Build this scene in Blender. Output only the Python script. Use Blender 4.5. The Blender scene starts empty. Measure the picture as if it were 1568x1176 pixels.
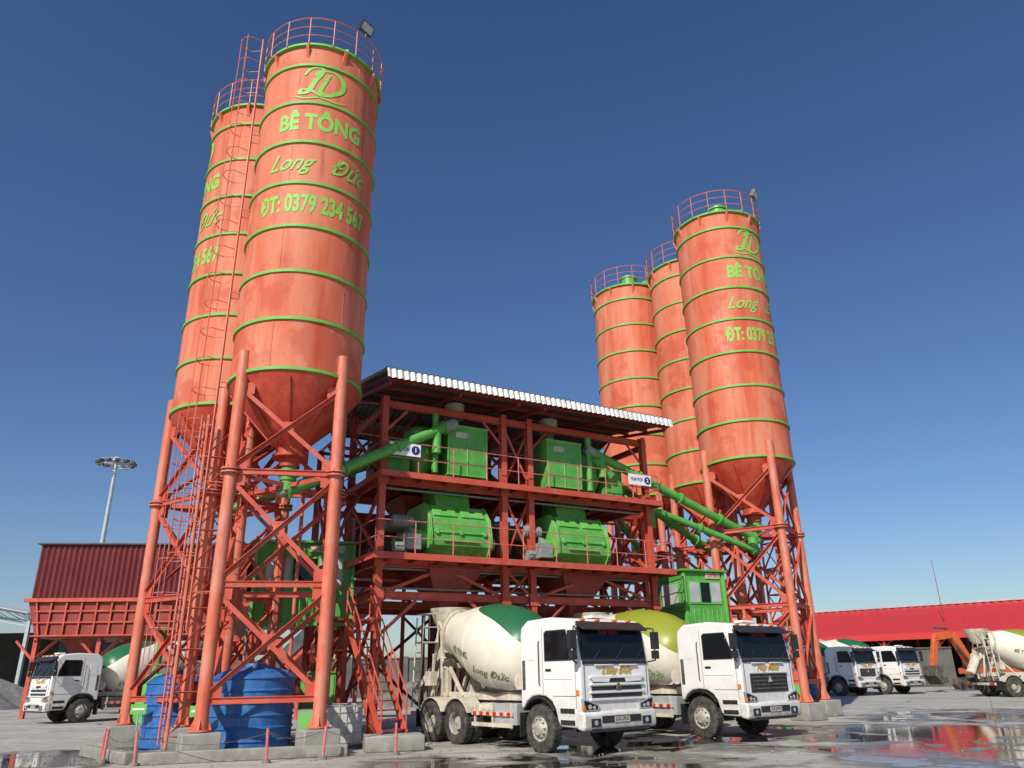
import bpy, bmesh, math, random
from mathutils import Vector, Matrix
random.seed(7)
R_=math.radians
scene=bpy.context.scene
# ---------------------------------------------------------------- materials
def pmat(name,col,rough=.5,col2=None,scale=2.0,zs=1.0,lo=.4,hi=.62,metal=0,dirt=None,dirt_amt=.5,dscale=6,dzs=1.0,bump=.0,bscale=20,spec=None,rand=False,low=None,d3=None):
    m=bpy.data.materials.new(name); m.use_nodes=True
    nt=m.node_tree; N=nt.nodes; L=nt.links
    p=N['Principled BSDF']; p.inputs['Roughness'].default_value=rough; p.inputs['Metallic'].default_value=metal
    if spec is not None: p.inputs['Specular IOR Level'].default_value=spec
    c4=(*col,1); p.inputs['Base Color'].default_value=c4
    tc=N.new('ShaderNodeTexCoord'); vec=tc.outputs['Object']; vec0=vec
    if rand:
        oi=N.new('ShaderNodeObjectInfo'); ad=N.new('ShaderNodeVectorMath'); ad.operation='MULTIPLY_ADD'
        cb=N.new('ShaderNodeCombineXYZ')
        for i in range(3): L.new(oi.outputs['Random'],cb.inputs[i])
        L.new(cb.outputs[0],ad.inputs[0]); ad.inputs[1].default_value=(37,53,71); L.new(vec,ad.inputs[2]); vec=ad.outputs[0]
    out=None
    def layer(base,colr,sc,z,a,b,amt,lowr=None):
        mp=N.new('ShaderNodeMapping'); mp.inputs['Scale'].default_value=(1,1,z); L.new(vec,mp.inputs['Vector'])
        no=N.new('ShaderNodeTexNoise'); no.inputs['Scale'].default_value=sc; no.inputs['Detail'].default_value=7; no.inputs['Roughness'].default_value=.62
        L.new(mp.outputs[0],no.inputs['Vector'])
        mr=N.new('ShaderNodeMapRange'); mr.inputs['From Min'].default_value=a; mr.inputs['From Max'].default_value=b; mr.inputs['To Max'].default_value=amt
        L.new(no.outputs['Fac'],mr.inputs['Value']); fac=mr.outputs[0]
        if lowr:
            sp=N.new('ShaderNodeSeparateXYZ'); L.new(vec0,sp.inputs[0])
            m2=N.new('ShaderNodeMapRange'); m2.inputs['From Min'].default_value=lowr[1]; m2.inputs['From Max'].default_value=lowr[0]; L.new(sp.outputs['Z'],m2.inputs['Value'])
            mu=N.new('ShaderNodeMath'); mu.operation='MULTIPLY'; L.new(fac,mu.inputs[0]); L.new(m2.outputs[0],mu.inputs[1]); fac=mu.outputs[0]
        mx=N.new('ShaderNodeMix'); mx.data_type='RGBA'
        L.new(fac,mx.inputs['Factor'])
        if base is None: mx.inputs['A'].default_value=c4
        else: L.new(base,mx.inputs['A'])
        mx.inputs['B'].default_value=(*colr,1)
        return mx.outputs['Result']
    if col2: out=layer(out,col2,scale,zs,lo,hi,1)
    if dirt: out=layer(out,dirt,dscale,dzs,.5,.75,dirt_amt)
    if d3: out=layer(out,d3[0],d3[1],d3[2],d3[3],d3[4],d3[5])
    if low: out=layer(out,low[2],5,1,.30,.62,.85,(low[0],low[1]))
    if out: L.new(out,p.inputs['Base Color'])
    if bump:
        no=N.new('ShaderNodeTexNoise'); no.inputs['Scale'].default_value=bscale; no.inputs['Detail'].default_value=5
        L.new(vec,no.inputs['Vector']); bp=N.new('ShaderNodeBump'); bp.inputs['Strength'].default_value=bump; bp.inputs['Distance'].default_value=.02
        L.new(no.outputs['Fac'],bp.inputs['Height']); L.new(bp.outputs[0],p.inputs['Normal'])
    return m
M={}
M['silo']=pmat('silo_paint',(.60,.125,.055),.65,(.64,.225,.135),.9,.22,.34,.60,dirt=(.44,.065,.03),dirt_amt=.8,dscale=2.6,dzs=.09,bump=.10,bscale=1.2,rand=True,spec=.3,d3=((.46,.06,.028),.55,.9,.54,.60,.5))
M['silored']=pmat('silo_cone_red',(.46,.04,.02),.5,(.54,.09,.045),2.0,.4,dirt=(.24,.025,.012),dirt_amt=.6,dscale=4,rand=True)
M['sgreen']=pmat('ring_green',(.12,.42,.05),.6,(.18,.48,.09),3,dirt=(.2,.16,.05),dirt_amt=.4)
M['tgreen']=pmat('letter_green',(.19,.56,.06),.6,(.27,.54,.11),3,dirt=(.34,.38,.10),dirt_amt=.4)
M['leg']=pmat('leg_paint',(.60,.14,.07),.55,(.62,.22,.145),2,.5,dirt=(.36,.06,.03),dirt_amt=.75,dscale=5,dzs=.3,rand=True)
M['red']=pmat('steel_red',(.52,.065,.033),.5,(.56,.12,.07),2.5,1,dirt=(.20,.035,.02),dirt_amt=.8,dscale=5)
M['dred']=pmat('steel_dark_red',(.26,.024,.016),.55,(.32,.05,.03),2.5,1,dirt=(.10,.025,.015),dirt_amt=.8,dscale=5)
M['rail']=pmat('rail_pink',(.52,.12,.10),.5,(.58,.22,.18),6)
M['green']=pmat('machine_green',(.07,.33,.045),.42,(.12,.40,.08),2,1,dirt=(.20,.29,.14),dirt_amt=.6,dscale=4,bump=.05,bscale=4)
M['lgreen']=pmat('machine_green_light',(.11,.42,.06),.45,(.17,.46,.11),2,dirt=(.22,.29,.15),dirt_amt=.5,dscale=5)
M['grey']=pmat('motor_grey',(.20,.25,.22),.5,(.3,.3,.28),5)
M['cream']=pmat('cream_paint',(.62,.58,.47),.5,(.50,.45,.34),3,.6,dirt=(.26,.22,.16),dirt_amt=.8,dscale=5)
M['conc']=pmat('plinth_concrete',(.34,.33,.29),.85,(.25,.24,.21),3,dirt=(.42,.41,.37),dirt_amt=.6,bump=.4,bscale=14,low=(.0,.35,(.14,.13,.11)))
M['white']=pmat('truck_white',(.80,.80,.78),.28,(.77,.76,.73),2,dirt=(.55,.51,.44),dirt_amt=.22,dscale=3,low=(.45,1.5,(.38,.34,.28)))
M['black']=pmat('black_plastic',(.018,.018,.02),.45,(.03,.03,.03),6)
M['glass']=pmat('dark_glass',(.008,.010,.013),.05,spec=.3)
M['tyre']=pmat('tyre_rubber',(.03,.028,.026),.85,(.085,.078,.066),6,bump=.3,bscale=30)
M['rim']=pmat('rim_grey',(.45,.43,.38),.55,(.24,.21,.17),7)
M['chassis']=pmat('chassis_dark',(.05,.045,.04),.7,(.14,.12,.09),5)
M['chrome']=pmat('headlamp',(.65,.67,.7),.12,metal=.7)
M['amber']=pmat('amber_lens',(.7,.2,.02),.25)
M['redp']=pmat('red_stripe',(.55,.02,.015),.4)
M['blue']=pmat('tank_blue',(.015,.10,.34),.42,(.03,.15,.40),2.5,dirt=(.18,.22,.30),dirt_amt=.5,dscale=4)
M['roofw']=pmat('roof_sheet',(.60,.61,.61),.4,(.48,.48,.46),3,dirt=(.3,.27,.22),dirt_amt=.5,metal=.1)
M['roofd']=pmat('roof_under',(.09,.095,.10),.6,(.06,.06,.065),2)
M['maroon']=pmat('maroon_sheet',(.13,.018,.020),.5,(.16,.03,.03),1.5,.4)
M['wred']=pmat('warehouse_red',(.58,.03,.025),.5,(.50,.035,.03),.3)
M['wall']=pmat('shed_inner',(.05,.05,.05),.9,(.08,.075,.07),.3)
M['bwall']=pmat('boundary_wall',(.13,.125,.11),.9,(.08,.08,.07),.4,dirt=(.04,.08,.045),dirt_amt=.8,dscale=.3)
M['galv']=pmat('galvanised',(.5,.52,.53),.4,(.42,.44,.45),3,metal=.3)
M['gravel']=pmat('gravel',(.20,.19,.18),.95,(.13,.125,.12),2,bump=1,bscale=12)
M['sign']=pmat('sign_white',(.8,.8,.8),.5,(.74,.74,.74),4)
M['navy']=pmat('sign_navy',(.01,.02,.18),.5)
M['orange']=pmat('excavator_orange',(.65,.13,.02),.5,(.5,.1,.03),3)
M['yellow']=pmat('letter_yellow',(.62,.36,.03),.5)
M['lred']=pmat('letter_red',(.55,.02,.02),.5)
M['dkgreen']=pmat('letter_dark_green',(.10,.14,.05),.5)
M['curt']=pmat('window_pane',(.50,.52,.50),.2,(.35,.38,.38),2)
M['ibc']=pmat('ibc_plastic',(.55,.56,.52),.5,(.45,.45,.4),3)
def drum_mat(name,cream,top,a,b,c):
    m=pmat(name,cream,.38,tuple(x*.95 for x in cream),2,dirt=(.50,.46,.37),dirt_amt=.35,dscale=3)
    nt=m.node_tree;N=nt.nodes;L=nt.links;p=N['Principled BSDF']
    old=p.inputs['Base Color'].links[0].from_socket
    tc=N.new('ShaderNodeTexCoord');sp=N.new('ShaderNodeSeparateXYZ');L.new(tc.outputs['Object'],sp.inputs[0])
    def ma(op,x,y,z=None):
        n=N.new('ShaderNodeMath');n.operation=op
        for i,q in enumerate([x,y,z]):
            if q is None: continue
            if isinstance(q,(int,float)): n.inputs[i].default_value=q
            else: L.new(q,n.inputs[i])
        return n.outputs[0]
    s=ma('SINE',ma('MULTIPLY',sp.outputs['Z'],1.6),0)
    th=ma('ADD',ma('MULTIPLY_ADD',sp.outputs['Z'],b,a),ma('MULTIPLY',s,c))
    dif=ma('SUBTRACT',sp.outputs['X'],th)
    k=N.new('ShaderNodeMapRange');k.inputs['From Min'].default_value=-.006;k.inputs['From Max'].default_value=.006;L.new(dif,k.inputs['Value'])
    mx=N.new('ShaderNodeMix');mx.data_type='RGBA';L.new(k.outputs[0],mx.inputs['Factor']);L.new(old,mx.inputs['A']);mx.inputs['B'].default_value=(*top,1)
    L.new(mx.outputs['Result'],p.inputs['Base Color']);return m
M['drumA']=drum_mat('drum_cream_green',(.76,.72,.60),(.02,.13,.05),.28,.30,.14)
M['drumB']=drum_mat('drum_cream_lime',(.76,.72,.60),(.26,.30,.03),.10,.26,.12)
# ---------------------------------------------------------------- builder
class B:
    def __init__(s): s.v=[];s.f=[];s.m=[];s.mats=[]
    def add(s,vs,fs,mat,X=None):
        mt=M[mat]
        if mt not in s.mats: s.mats.append(mt)
        i=s.mats.index(mt);o=len(s.v)
        for v in vs:
            v=Vector(v); s.v.append(X@v if X is not None else v)
        for f in fs: s.f.append([o+k for k in f]); s.m.append(i)
    def box(s,c,size,mat,X=None,rz=0):
        x,y,z=[q/2 for q in size]
        vs=[(a*x,b*y,d*z) for d in(-1,1) for b in(-1,1) for a in(-1,1)]
        fs=[(0,2,3,1),(4,5,7,6),(0,1,5,4),(2,6,7,3),(0,4,6,2),(1,3,7,5)]
        T=Matrix.Translation(c)@Matrix.Rotation(rz,4,'Z')
        s.add(vs,fs,mat,(X@T) if X is not None else T)
    def frame(s,p1,p2):
        p1=Vector(p1);p2=Vector(p2);d=p2-p1;l=d.length;z=d/l
        u=Vector((0,0,1)) if abs(z.z)<.95 else Vector((0,1,0))
        x=u.cross(z).normalized();y=z.cross(x)
        T=Matrix(((x.x,y.x,z.x,p1.x),(x.y,y.y,z.y,p1.y),(x.z,y.z,z.z,p1.z),(0,0,0,1)))
        return T,l
    def beam(s,p1,p2,w,h,mat):
        T,l=s.frame(p1,p2); s.box((0,0,l/2),(w,h,l),mat,T)
    def hbeam(s,p1,p2,w,h,mat,t=.02):
        T,l=s.frame(p1,p2)
        s.box((0,h/2-t/2,l/2),(w,t,l),mat,T);s.box((0,-h/2+t/2,l/2),(w,t,l),mat,T);s.box((0,0,l/2),(t,h-2*t,l-.002),mat,T)
    def angle(s,p1,p2,w,mat,t=.018):
        T,l=s.frame(p1,p2)
        s.box((0,0,l/2),(w,t,l),mat,T);s.box((w/2-t/2,-w/2,l/2),(t,w-t-.001,l),mat,T)
    def tube(s,p1,p2,r,mat,seg=8,r2=None):
        T,l=s.frame(p1,p2); s.lathe([(0,0),(r,0),(r if r2 is None else r2,l),(0,l)],mat,T,seg)
    def path(s,pts,r,mat,seg=6):
        for a,b in zip(pts[:-1],pts[1:]): s.tube(a,b,r,mat,seg)
    def ring(s,R,z,r,mat,seg=40,c=(0,0)):
        vs=[];fs=[];k=5
        for i in range(seg):
            a=2*math.pi*i/seg
            for j in range(k):
                q=2*math.pi*j/k;rr=R+r*math.cos(q)
                vs.append((c[0]+rr*math.cos(a),c[1]+rr*math.sin(a),z+r*math.sin(q)))
        for i in range(seg):
            for j in range(k):
                i2=(i+1)%seg;j2=(j+1)%k
                fs.append((i*k+j,i2*k+j,i2*k+j2,i*k+j2))
        s.add(vs,fs,mat)
    def lathe(s,prof,mat,X=None,seg=32,rot0=0):
        vs=[];fs=[];idx=[]
        for (r,z) in prof:
            if r<1e-6: idx.append([len(vs)]);vs.append((0,0,z))
            else:
                row=[]
                for i in range(seg):
                    a=rot0+2*math.pi*i/seg;row.append(len(vs));vs.append((r*math.cos(a),r*math.sin(a),z))
                idx.append(row)
        for A,C in zip(idx[:-1],idx[1:]):
            for i in range(seg):
                j=(i+1)%seg
                if len(A)==1 and len(C)==1: continue
                if len(A)==1: fs.append((A[0],C[j],C[i]))
                elif len(C)==1: fs.append((A[i],A[j],C[0]))
                else: fs.append((A[i],A[j],C[j],C[i]))
        s.add(vs,fs,mat,X)
    def prism(s,poly,a,b,mat,plane='xz',X=None):
        n=len(poly)
        if plane=='xz': f=lambda p,q:(p[0],q,p[1])
        elif plane=='yz': f=lambda p,q:(q,p[0],p[1])
        else: f=lambda p,q:(p[0],p[1],q)
        vs=[f(p,a) for p in poly]+[f(p,b) for p in poly]
        fs=[tuple(range(n))[::-1],tuple(range(n,2*n))]+[(i,(i+1)%n,n+(i+1)%n,n+i) for i in range(n)]
        s.add(vs,fs,mat,X)
    def build(s,name,parent=None,X=None,bevel=0,seg=2,ang=35):
        me=bpy.data.meshes.new(name);me.from_pydata([tuple(v) for v in s.v],[],s.f)
        for m in s.mats: me.materials.append(m)
        me.polygons.foreach_set('material_index',s.m)
        bm=bmesh.new();bm.from_mesh(me);bmesh.ops.recalc_face_normals(bm,faces=bm.faces);bm.to_mesh(me);bm.free()
        me.polygons.foreach_set('use_smooth',[True]*len(me.polygons));me.set_sharp_from_angle(angle=R_(ang));me.update()
        o=bpy.data.objects.new(name,me);scene.collection.objects.link(o)
        if parent: o.parent=parent
        if X is not None: o.matrix_local=X
        if bevel:
            md=o.modifiers.new('bevel','BEVEL');md.width=bevel;md.segments=seg;md.limit_method='ANGLE';md.angle_limit=R_(30)
        return o
def empty(name,X):
    o=bpy.data.objects.new(name,None);scene.collection.objects.link(o);o.matrix_world=X;o.empty_display_size=.5;return o
def text(body,size,mat,name,parent,X=None,fn=None,shear=0,off=0,sx=1,thick=0,step=.12):
    cu=bpy.data.curves.new('t','FONT');cu.body=body;cu.size=size;cu.align_x='CENTER';cu.align_y='CENTER';cu.shear=shear;cu.offset=off;cu.extrude=thick;cu.resolution_u=3
    o=bpy.data.objects.new('t',cu);scene.collection.objects.link(o);bpy.context.view_layer.update()
    me=bpy.data.meshes.new_from_object(o.evaluated_get(bpy.context.evaluated_depsgraph_get()));bpy.data.objects.remove(o)
    bm=bmesh.new();bm.from_mesh(me)
    for v in bm.verts: v.co.x*=sx
    if fn and bm.verts:
        x0=min(v.co.x for v in bm.verts);x1=max(v.co.x for v in bm.verts);x=x0+step
        while x<x1:
            bmesh.ops.bisect_plane(bm,geom=bm.verts[:]+bm.edges[:]+bm.faces[:],plane_co=(x,0,0),plane_no=(1,0,0));x+=step
        bmesh.ops.triangulate(bm,faces=bm.faces)
        for v in bm.verts: v.co=fn(v.co.x,v.co.y,v.co.z)
    bm.to_mesh(me);bm.free();me.materials.clear();me.materials.append(M[mat]);me.name=name
    ob=bpy.data.objects.new(name,me);scene.collection.objects.link(ob)
    if parent: ob.parent=parent
    if X is not None: ob.matrix_local=X
    return ob
# ---------------------------------------------------------------- silo
RS=1.95;Z0=10.0;ZT=21.85;SEC=1.57
def ladder(b,p,outdir,z0,z1,mat='leg',cage=True,cz=None):
    p=Vector(p);o=Vector(outdir).normalized();s=Vector((-o.y,o.x,0))
    for k in(-.22,.22): b.tube(p+s*k+Vector((0,0,z0)),p+s*k+Vector((0,0,z1)),.028,mat,6)
    z=z0+.15
    while z<z1: b.tube(p-s*.22+Vector((0,0,z)),p+s*.22+Vector((0,0,z)),.016,mat,5);z+=.3
    if cage:
        zz=(cz if cz else z0+2.2)
        while zz<=z1:
            pts=[p+s*(.22 if i==0 else -.22 if i==8 else 0)+(o*(.36+.36*math.cos(math.pi-a))+s*.36*math.sin(a) if 0<i<8 else Vector((0,0,0)))+Vector((0,0,zz)) for i,a in enumerate([k*2*math.pi/8 for k in range(9)])]
            b.path(pts,.014,mat,5);zz+=.95
        for a in (2.0,3.14,4.2):
            q=p+o*(.36+.36*math.cos(math.pi-a))+s*.36*math.sin(a)
            b.tube(q+Vector((0,0,(cz if cz else z0+2.2))),q+Vector((0,0,z1)),.012,mat,5)
def silo(cx,cy,legang,textphi=None,lad=None,filt=.3,flood=None,levels=(.7,4.1,7.1,9.75)):
    E=empty('cement_silo',Matrix.Translation((cx,cy,0)))
    b=B()
    for k in range(8):
        z=Z0+SEC*k; dr=0 if k%2 else .008
        zt=(Z0+SEC*(k+1)) if k<7 else ZT
        b.lathe([(RS-dr,z),(RS-dr,zt)],'silo',seg=96)
        for j in range(3):
            a=(k%2)*1.05+j*2.094+.4;c=Vector((math.cos(a),math.sin(a),0))*(RS-.006)
            b.beam(c+Vector((0,0,z+.05)),c+Vector((0,0,zt-.05)),.018,.02,'silo')
    b.lathe([(RS,ZT),(RS-.02,ZT+.02),(.5,ZT+.35),(0,ZT+.4)],'sgreen',seg=48)
    b.build('shell',E)
    b=B()
    for k in range(8):
        z=Z0+SEC*k; h=.045
        b.lathe([(RS-.03,z-h),(RS+.05,z-h),(RS+.05,z+h),(RS-.03,z+h)],'sgreen',seg=96)
    b.lathe([(RS-.03,ZT-.05),(RS+.10,ZT-.05),(RS+.10,ZT+.03),(RS-.03,ZT+.03)],'sgreen',seg=96)
    b.build('stiffener_rings',E)
    b=B()
    b.lathe([(RS-.01,Z0),(RS-.03,Z0-.15),(.42,8.15),(.42,7.9)],'silored',seg=48)
    b.lathe([(.42,7.95),(.52,7.95),(.52,7.87),(.3,7.87),(.3,7.6)],'silored',seg=32)
    for i in range(8):
        a=i*math.pi/4+.2
        b.beam((1.9*math.cos(a),1.9*math.sin(a),9.8),(.5*math.cos(a),.5*math.sin(a),8.22),.02,.06,'silored')
    b.build('hopper_cone',E)
    b=B();b.tube((0,0,7.6),(0,0,7.2),.24,'green',20);b.tube((0,0,7.45),(0,0,7.37),.34,'green',20)
    b.tube((-.35,0,7.5),(-.7,0,7.5),.1,'grey',12);b.build('discharge_valve',E)
    b=B();RR=RS+.12
    for z in(.35,.72,1.1): b.ring(RR,ZT+z,.020 if z<1 else .026,'rail',44)
    for i in range(16):
        a=2*math.pi*i/16;b.tube((RR*math.cos(a),RR*math.sin(a),ZT),(RR*math.cos(a),RR*math.sin(a),ZT+1.1),.022,'rail',6)
    for i in range(10):
        a=2*math.pi*i/10+.3
        b.prism([(RS,ZT-.08),(RS+.16,ZT-.08),(RS,ZT-.55)],-.05,.05,'silo','xz',Matrix.Rotation(a,4,'Z'))
    b.build('guard_rail',E)
    if filt:
        b=B();b.lathe([(.42,ZT+.2),(.42,ZT+.5+filt),(.48,ZT+.5+filt),(.48,ZT+.6+filt),(.2,ZT+.75+filt),(0,ZT+.78+filt)],'green',Matrix.Translation((0,-.7,0)),24)
        b.box((.9,-.9,ZT+.4),(.4,.4,.5),'green');b.build('dust_filter',E)
    b=B();a=(legang+2.2);c=Vector((math.cos(a),math.sin(a),0))
    b.path([c*(RS+.18)+Vector((0,0,1.0)),c*(RS+.18)+Vector((0,0,ZT+.5)),c*(RS-.5)+Vector((0,0,ZT+.75))],.06,'leg',10)
    for z in range(2,22,3): b.tube(c*(RS-.05 if z>=10 else RS-.1)+Vector((0,0,z)),c*(RS+.18)+Vector((0,0,z)),.02,'leg',5)
    b.build('fill_pipe',E)
    if flood is not None:
        a=flood;p=Vector((RR*math.cos(a),RR*math.sin(a),ZT+1.1))
        b=B();b.tube(p,p+Vector((0,0,.25)),.03,'black',6);T=Matrix.Translation(p+Vector((0,0,.42)))@Matrix.Rotation(a,4,'Z')@Matrix.Rotation(.5,4,'Y')
        b.box((0,0,0),(.16,.55,.36),'black',T);b.box((.085,0,0),(.012,.47,.28),'curt',T)
        for k in range(6): b.box((-.1,-.22+k*.088,0),(.06,.012,.32),'black',T)
        b.build('floodlight',E)
    LR=1.86;lg=[Vector((LR*math.cos(legang+i*math.pi/2),LR*math.sin(legang+i*math.pi/2),0)) for i in range(4)]
    lo=[v*1.06 for v in lg]
    b=B()
    for v in lo:
        b.tube(v+Vector((0,0,.62)),v+Vector((0,0,10.65)),.165,'leg',20)
        for z in(.64,7.05,7.15):b.tube(v+Vector((0,0,z-.02)),v+Vector((0,0,z+.02)),.27,'leg',20)
        for q in range(8):
            aa=q*math.pi/4;b.tube(v+Vector((.22*math.cos(aa),.22*math.sin(aa),6.98)),v+Vector((.22*math.cos(aa),.22*math.sin(aa),7.22)),.015,'chassis',6)
        a=math.atan2(v.y,v.x)
        b.box((v.x*.93,v.y*.93,10.2),(.2,.14,.7),'leg',rz=a)
        for k in range(4):
            q=a+k*math.pi/2+.78
            b.prism([(.15,.66),(.26,.66),(.15,.95)],-.012,.012,'leg','xz',Matrix.Translation((v.x,v.y,0))@Matrix.Rotation(q,4,'Z'))
    b.build('support_legs',E)
    b=B()
    for i in range(4):
        p,q=lo[i],lo[(i+1)%4]
        for z in levels[1:-1]+(1.3,): b.hbeam(p+Vector((0,0,z)),q+Vector((0,0,z)),.10,.16,'red')
        zz=list(levels);zz[0]=1.3
        for z1,z2 in zip(zz[:-1],zz[1:]):
            n=(q-p).normalized().cross(Vector((0,0,1)))*.04
            b.angle(p+Vector((0,0,z1+.15))+n,q+Vector((0,0,z2-.15))+n,.12,'red')
            b.angle(q+Vector((0,0,z1+.15))-n,p+Vector((0,0,z2-.15))-n,.12,'red')
            mid=(p+q)/2+Vector((0,0,(z1+z2)/2));b.box(mid,(.3,.03,.3),'red',rz=math.atan2((q-p).y,(q-p).x))
            for e1,e2 in((p,q),(q,p)):
                u=(e2-e1).normalized()
                for zc in(z1+.22,z2-.22): b.box(e1+u*.26+Vector((0,0,zc)),(.26,.02,.34),'red',rz=math.atan2(u.y,u.x))
    for i in range(2): b.angle(lo[i]+Vector((0,0,7.1)),lo[i+2]+Vector((0,0,7.1)),.12,'red')
    b.build('bracing',E)
    b=B()
    for v in lo: b.box((v.x,v.y,.3),(.9,.9,.6),'conc',rz=.5)
    b.build('footings',E,bevel=.03)
    if lad is not None:
        b=B();o=Vector((math.cos(lad),math.sin(lad),0));ladder(b,o*(RS+.28),o,3.0,ZT+1.3,cz=5)
        for z in range(4,22,3):
            for k in(-.22,.22):
                s=Vector((-o.y,o.x,0))*k;b.tube(o*(RS+.28)+s+Vector((0,0,z)),o*(RS-.05 if z>10 else RS-.2)+s+Vector((0,0,z)),.02,'leg',5)
        b.build('caged_ladder',E)
    if textphi is not None:
        def wrap(zc): return lambda x,y,z:Vector(((RS+.012)*math.cos(textphi+x/RS),(RS+.012)*math.sin(textphi+x/RS),zc+y))
        def stroke(pts,w0,name,zc=20.22,dx=-.12):
            def cr(p0,p1,p2,p3,t): return tuple(.5*((2*b_)+(-a+c)*t+(2*a-5*b_+4*c-d)*t*t+(-a+3*b_-3*c+d)*t**3) for a,b_,c,d in zip(p0,p1,p2,p3))
            P=[pts[0]]+pts+[pts[-1]];C=[]
            for i in range(len(P)-3):
                for k in range(10): C.append(cr(P[i],P[i+1],P[i+2],P[i+3],k/10))
            C.append(pts[-1]);vs=[];fs=[];n=len(C)
            for i,c in enumerate(C):
                a=C[max(i-1,0)];d=C[min(i+1,n-1)];t=Vector((d[0]-a[0],d[1]-a[1])).normalized()
                w=w0*(.45+.75*abs(t.y))*(.25+.75*math.sin(math.pi*min(max(i/(n-1),.03),.97))**.5)
                for sg in(-1,1): vs.append(wrap(zc)(c[0]-t.y*w*sg+dx,c[1]+t.x*w*sg,0))
            for i in range(n-1): fs.append((2*i,2*i+2,2*i+3,2*i+1))
            bb=B();bb.add(vs,fs,'tgreen');bb.build(name,E)
        stroke([(-.55,.35),(-.35,.62),(.0,.66),(-.02,.42),(-.2,.1),(-.38,-.32),(-.62,-.42),(-.62,-.26),(-.3,-.30),(.05,-.48),(.4,-.42)],.075,'logo_letter_L')
        stroke([(.28,.46),(.14,.1),(.0,-.32),(.3,-.40),(.68,-.1),(.72,.32),(.42,.58),(-.05,.52),(-.22,.32)],.075,'logo_letter_D')
        stroke([(-.85,-.50),(-.5,-.62),(0,-.56),(.5,-.64),(.85,-.55)],.05,'logo_swash')
        text('BÊ TÔNG',.84,'tgreen','lettering_concrete',E,None,wrap(18.62),off=.034,sx=.78)
        text('Long   Đức',.84,'tgreen','lettering_name',E,None,wrap(17.05),shear=.55,off=.010,sx=.84)
        text('ĐT: 0379 234 567',.86,'tgreen','lettering_phone',E,None,wrap(15.5),off=.032,sx=.565)
    return E
silo(-6.65,21.6,R_(-33),R_(-72),lad=R_(200),filt=.05,flood=R_(-35))
silo(-9.6,24.4,R_(-78),R_(-156),filt=.05)
silo(10.2,32.0,R_(-78),R_(-59),flood=R_(-30),filt=.3)
silo(9.6,36.2,R_(-78),filt=.3)
silo(6.8,38.9,R_(-78),filt=.4)
# ---------------------------------------------------------------- plant
PX=Matrix.Translation((-4.45,23.6,0))@Matrix.Rotation(R_(30),4,'Z')
E=empty('concrete_batching_plant',PX)
ZA,ZB=5.3,7.95
b=B()
cols=[.35,4.9,6.0,11.4];rows=[.35,3.6,6.4]
for x in cols:
    for y in rows:
        top=10.7 if y<1 else (10.9 if y<4 else 8.6)
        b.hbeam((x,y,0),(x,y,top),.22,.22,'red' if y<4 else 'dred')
        for z in(4.15,ZA-.1,ZB-.1): b.box((x,y-.13,z),(.34,.02,.4),'red')
    for z in(4.15,ZA-.12,ZB-.12,10.3): b.hbeam((x,.35,z),(x,3.6 if z>9 else 6.4,z),.14,.22,'red')
    for y1,y2 in((.4,3.6),(3.6,6.4)):
        for z1,z2 in((.4,4.1),(5.4,7.7)):
            b.angle((x,y1,z1),(x,y2,z2),.1,'red');b.angle((x+.04,y2,z1),(x+.04,y1,z2),.1,'red')
    b.angle((x,.4,8.1),(x,3.6,10.2),.1,'red')
for y in rows:
    for z in(4.15,ZA-.15,ZB-.15)+((10.45,) if y<4 else ()): b.hbeam((cols[0],y,z),(cols[-1],y,z),.16,.24,'red')
    for x1,x2 in((.35,4.9),(6.0,11.4)):
        xm=(x1+x2)/2
        b.angle((x1+.1,y,3.0),(x1+1.3,y,4.05),.11,'red');b.angle((x2-.1,y,3.0),(x2-1.3,y,4.05),.11,'red')
        if y<4: b.angle((x1+.1,y,9.6),(x1+.8,y,10.35),.1,'red');b.angle((x2-.1,y,9.6),(x2-.8,y,10.35),.1,'red')
        if y>1:
            b.angle((x1,y,5.4),(xm,y,7.7),.1,'red');b.angle((x2,y,5.4),(xm,y,7.7),.1,'red')
            if y<4: b.angle((x1,y,8.1),(xm,y,10.3),.1,'red');b.angle((x2,y,8.1),(xm,y,10.3),.1,'red')
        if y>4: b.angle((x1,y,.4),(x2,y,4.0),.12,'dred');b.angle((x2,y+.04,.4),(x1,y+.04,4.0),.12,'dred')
        b.angle((x1,y,4.2),(xm,y,5.1),.1,'red');b.angle((x2,y,4.2),(xm,y,5.1),.1,'red')
    for z1,z2 in((.4,2.3),(2.3,4.1),(4.2,5.15),(5.4,7.75),(8.1,10.3)):
        b.angle((4.9,y+.03,z1),(6.0,y+.03,z2),.09,'red');b.angle((6.0,y-.03,z1),(4.9,y-.03,z2),.09,'red')
for x,y in((-.9,1.6),(-.9,3.4),(-.3,5.5),(12.4,2.0),(12.4,3.6)):
    b.hbeam((x,y,0),(x,y,9.4 if x<0 else 7.8),.18,.18,'red')
for x0,x1 in((-.9,.35),(12.4,11.4)):
    for y in(2.5,3.5):
        for z1,z2 in((.3,2.6),(2.6,5.2),(5.3,7.8))+(((7.9,9.4),) if x0<0 else ()):
            b.angle((x0,y,z1),(x1,y,z2),.09,'red');b.angle((x1,y+.04,z1),(x0,y+.04,z2),.09,'red');b.angle((x0,y,z2),(x1,y,z2),.1,'red')
for z1,z2 in((.3,2.6),(2.6,5.2),(5.3,7.8),(7.8,9.4)):
    b.angle((-.9,1.6,z1),(-.9,3.4,z2),.09,'red');b.angle((-.86,3.4,z1),(-.86,1.6,z2),.09,'red');b.angle((-.9,1.6,z2),(-.9,3.4,z2),.1,'red')
b.build('steel_frame',E)
b=B()
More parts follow.
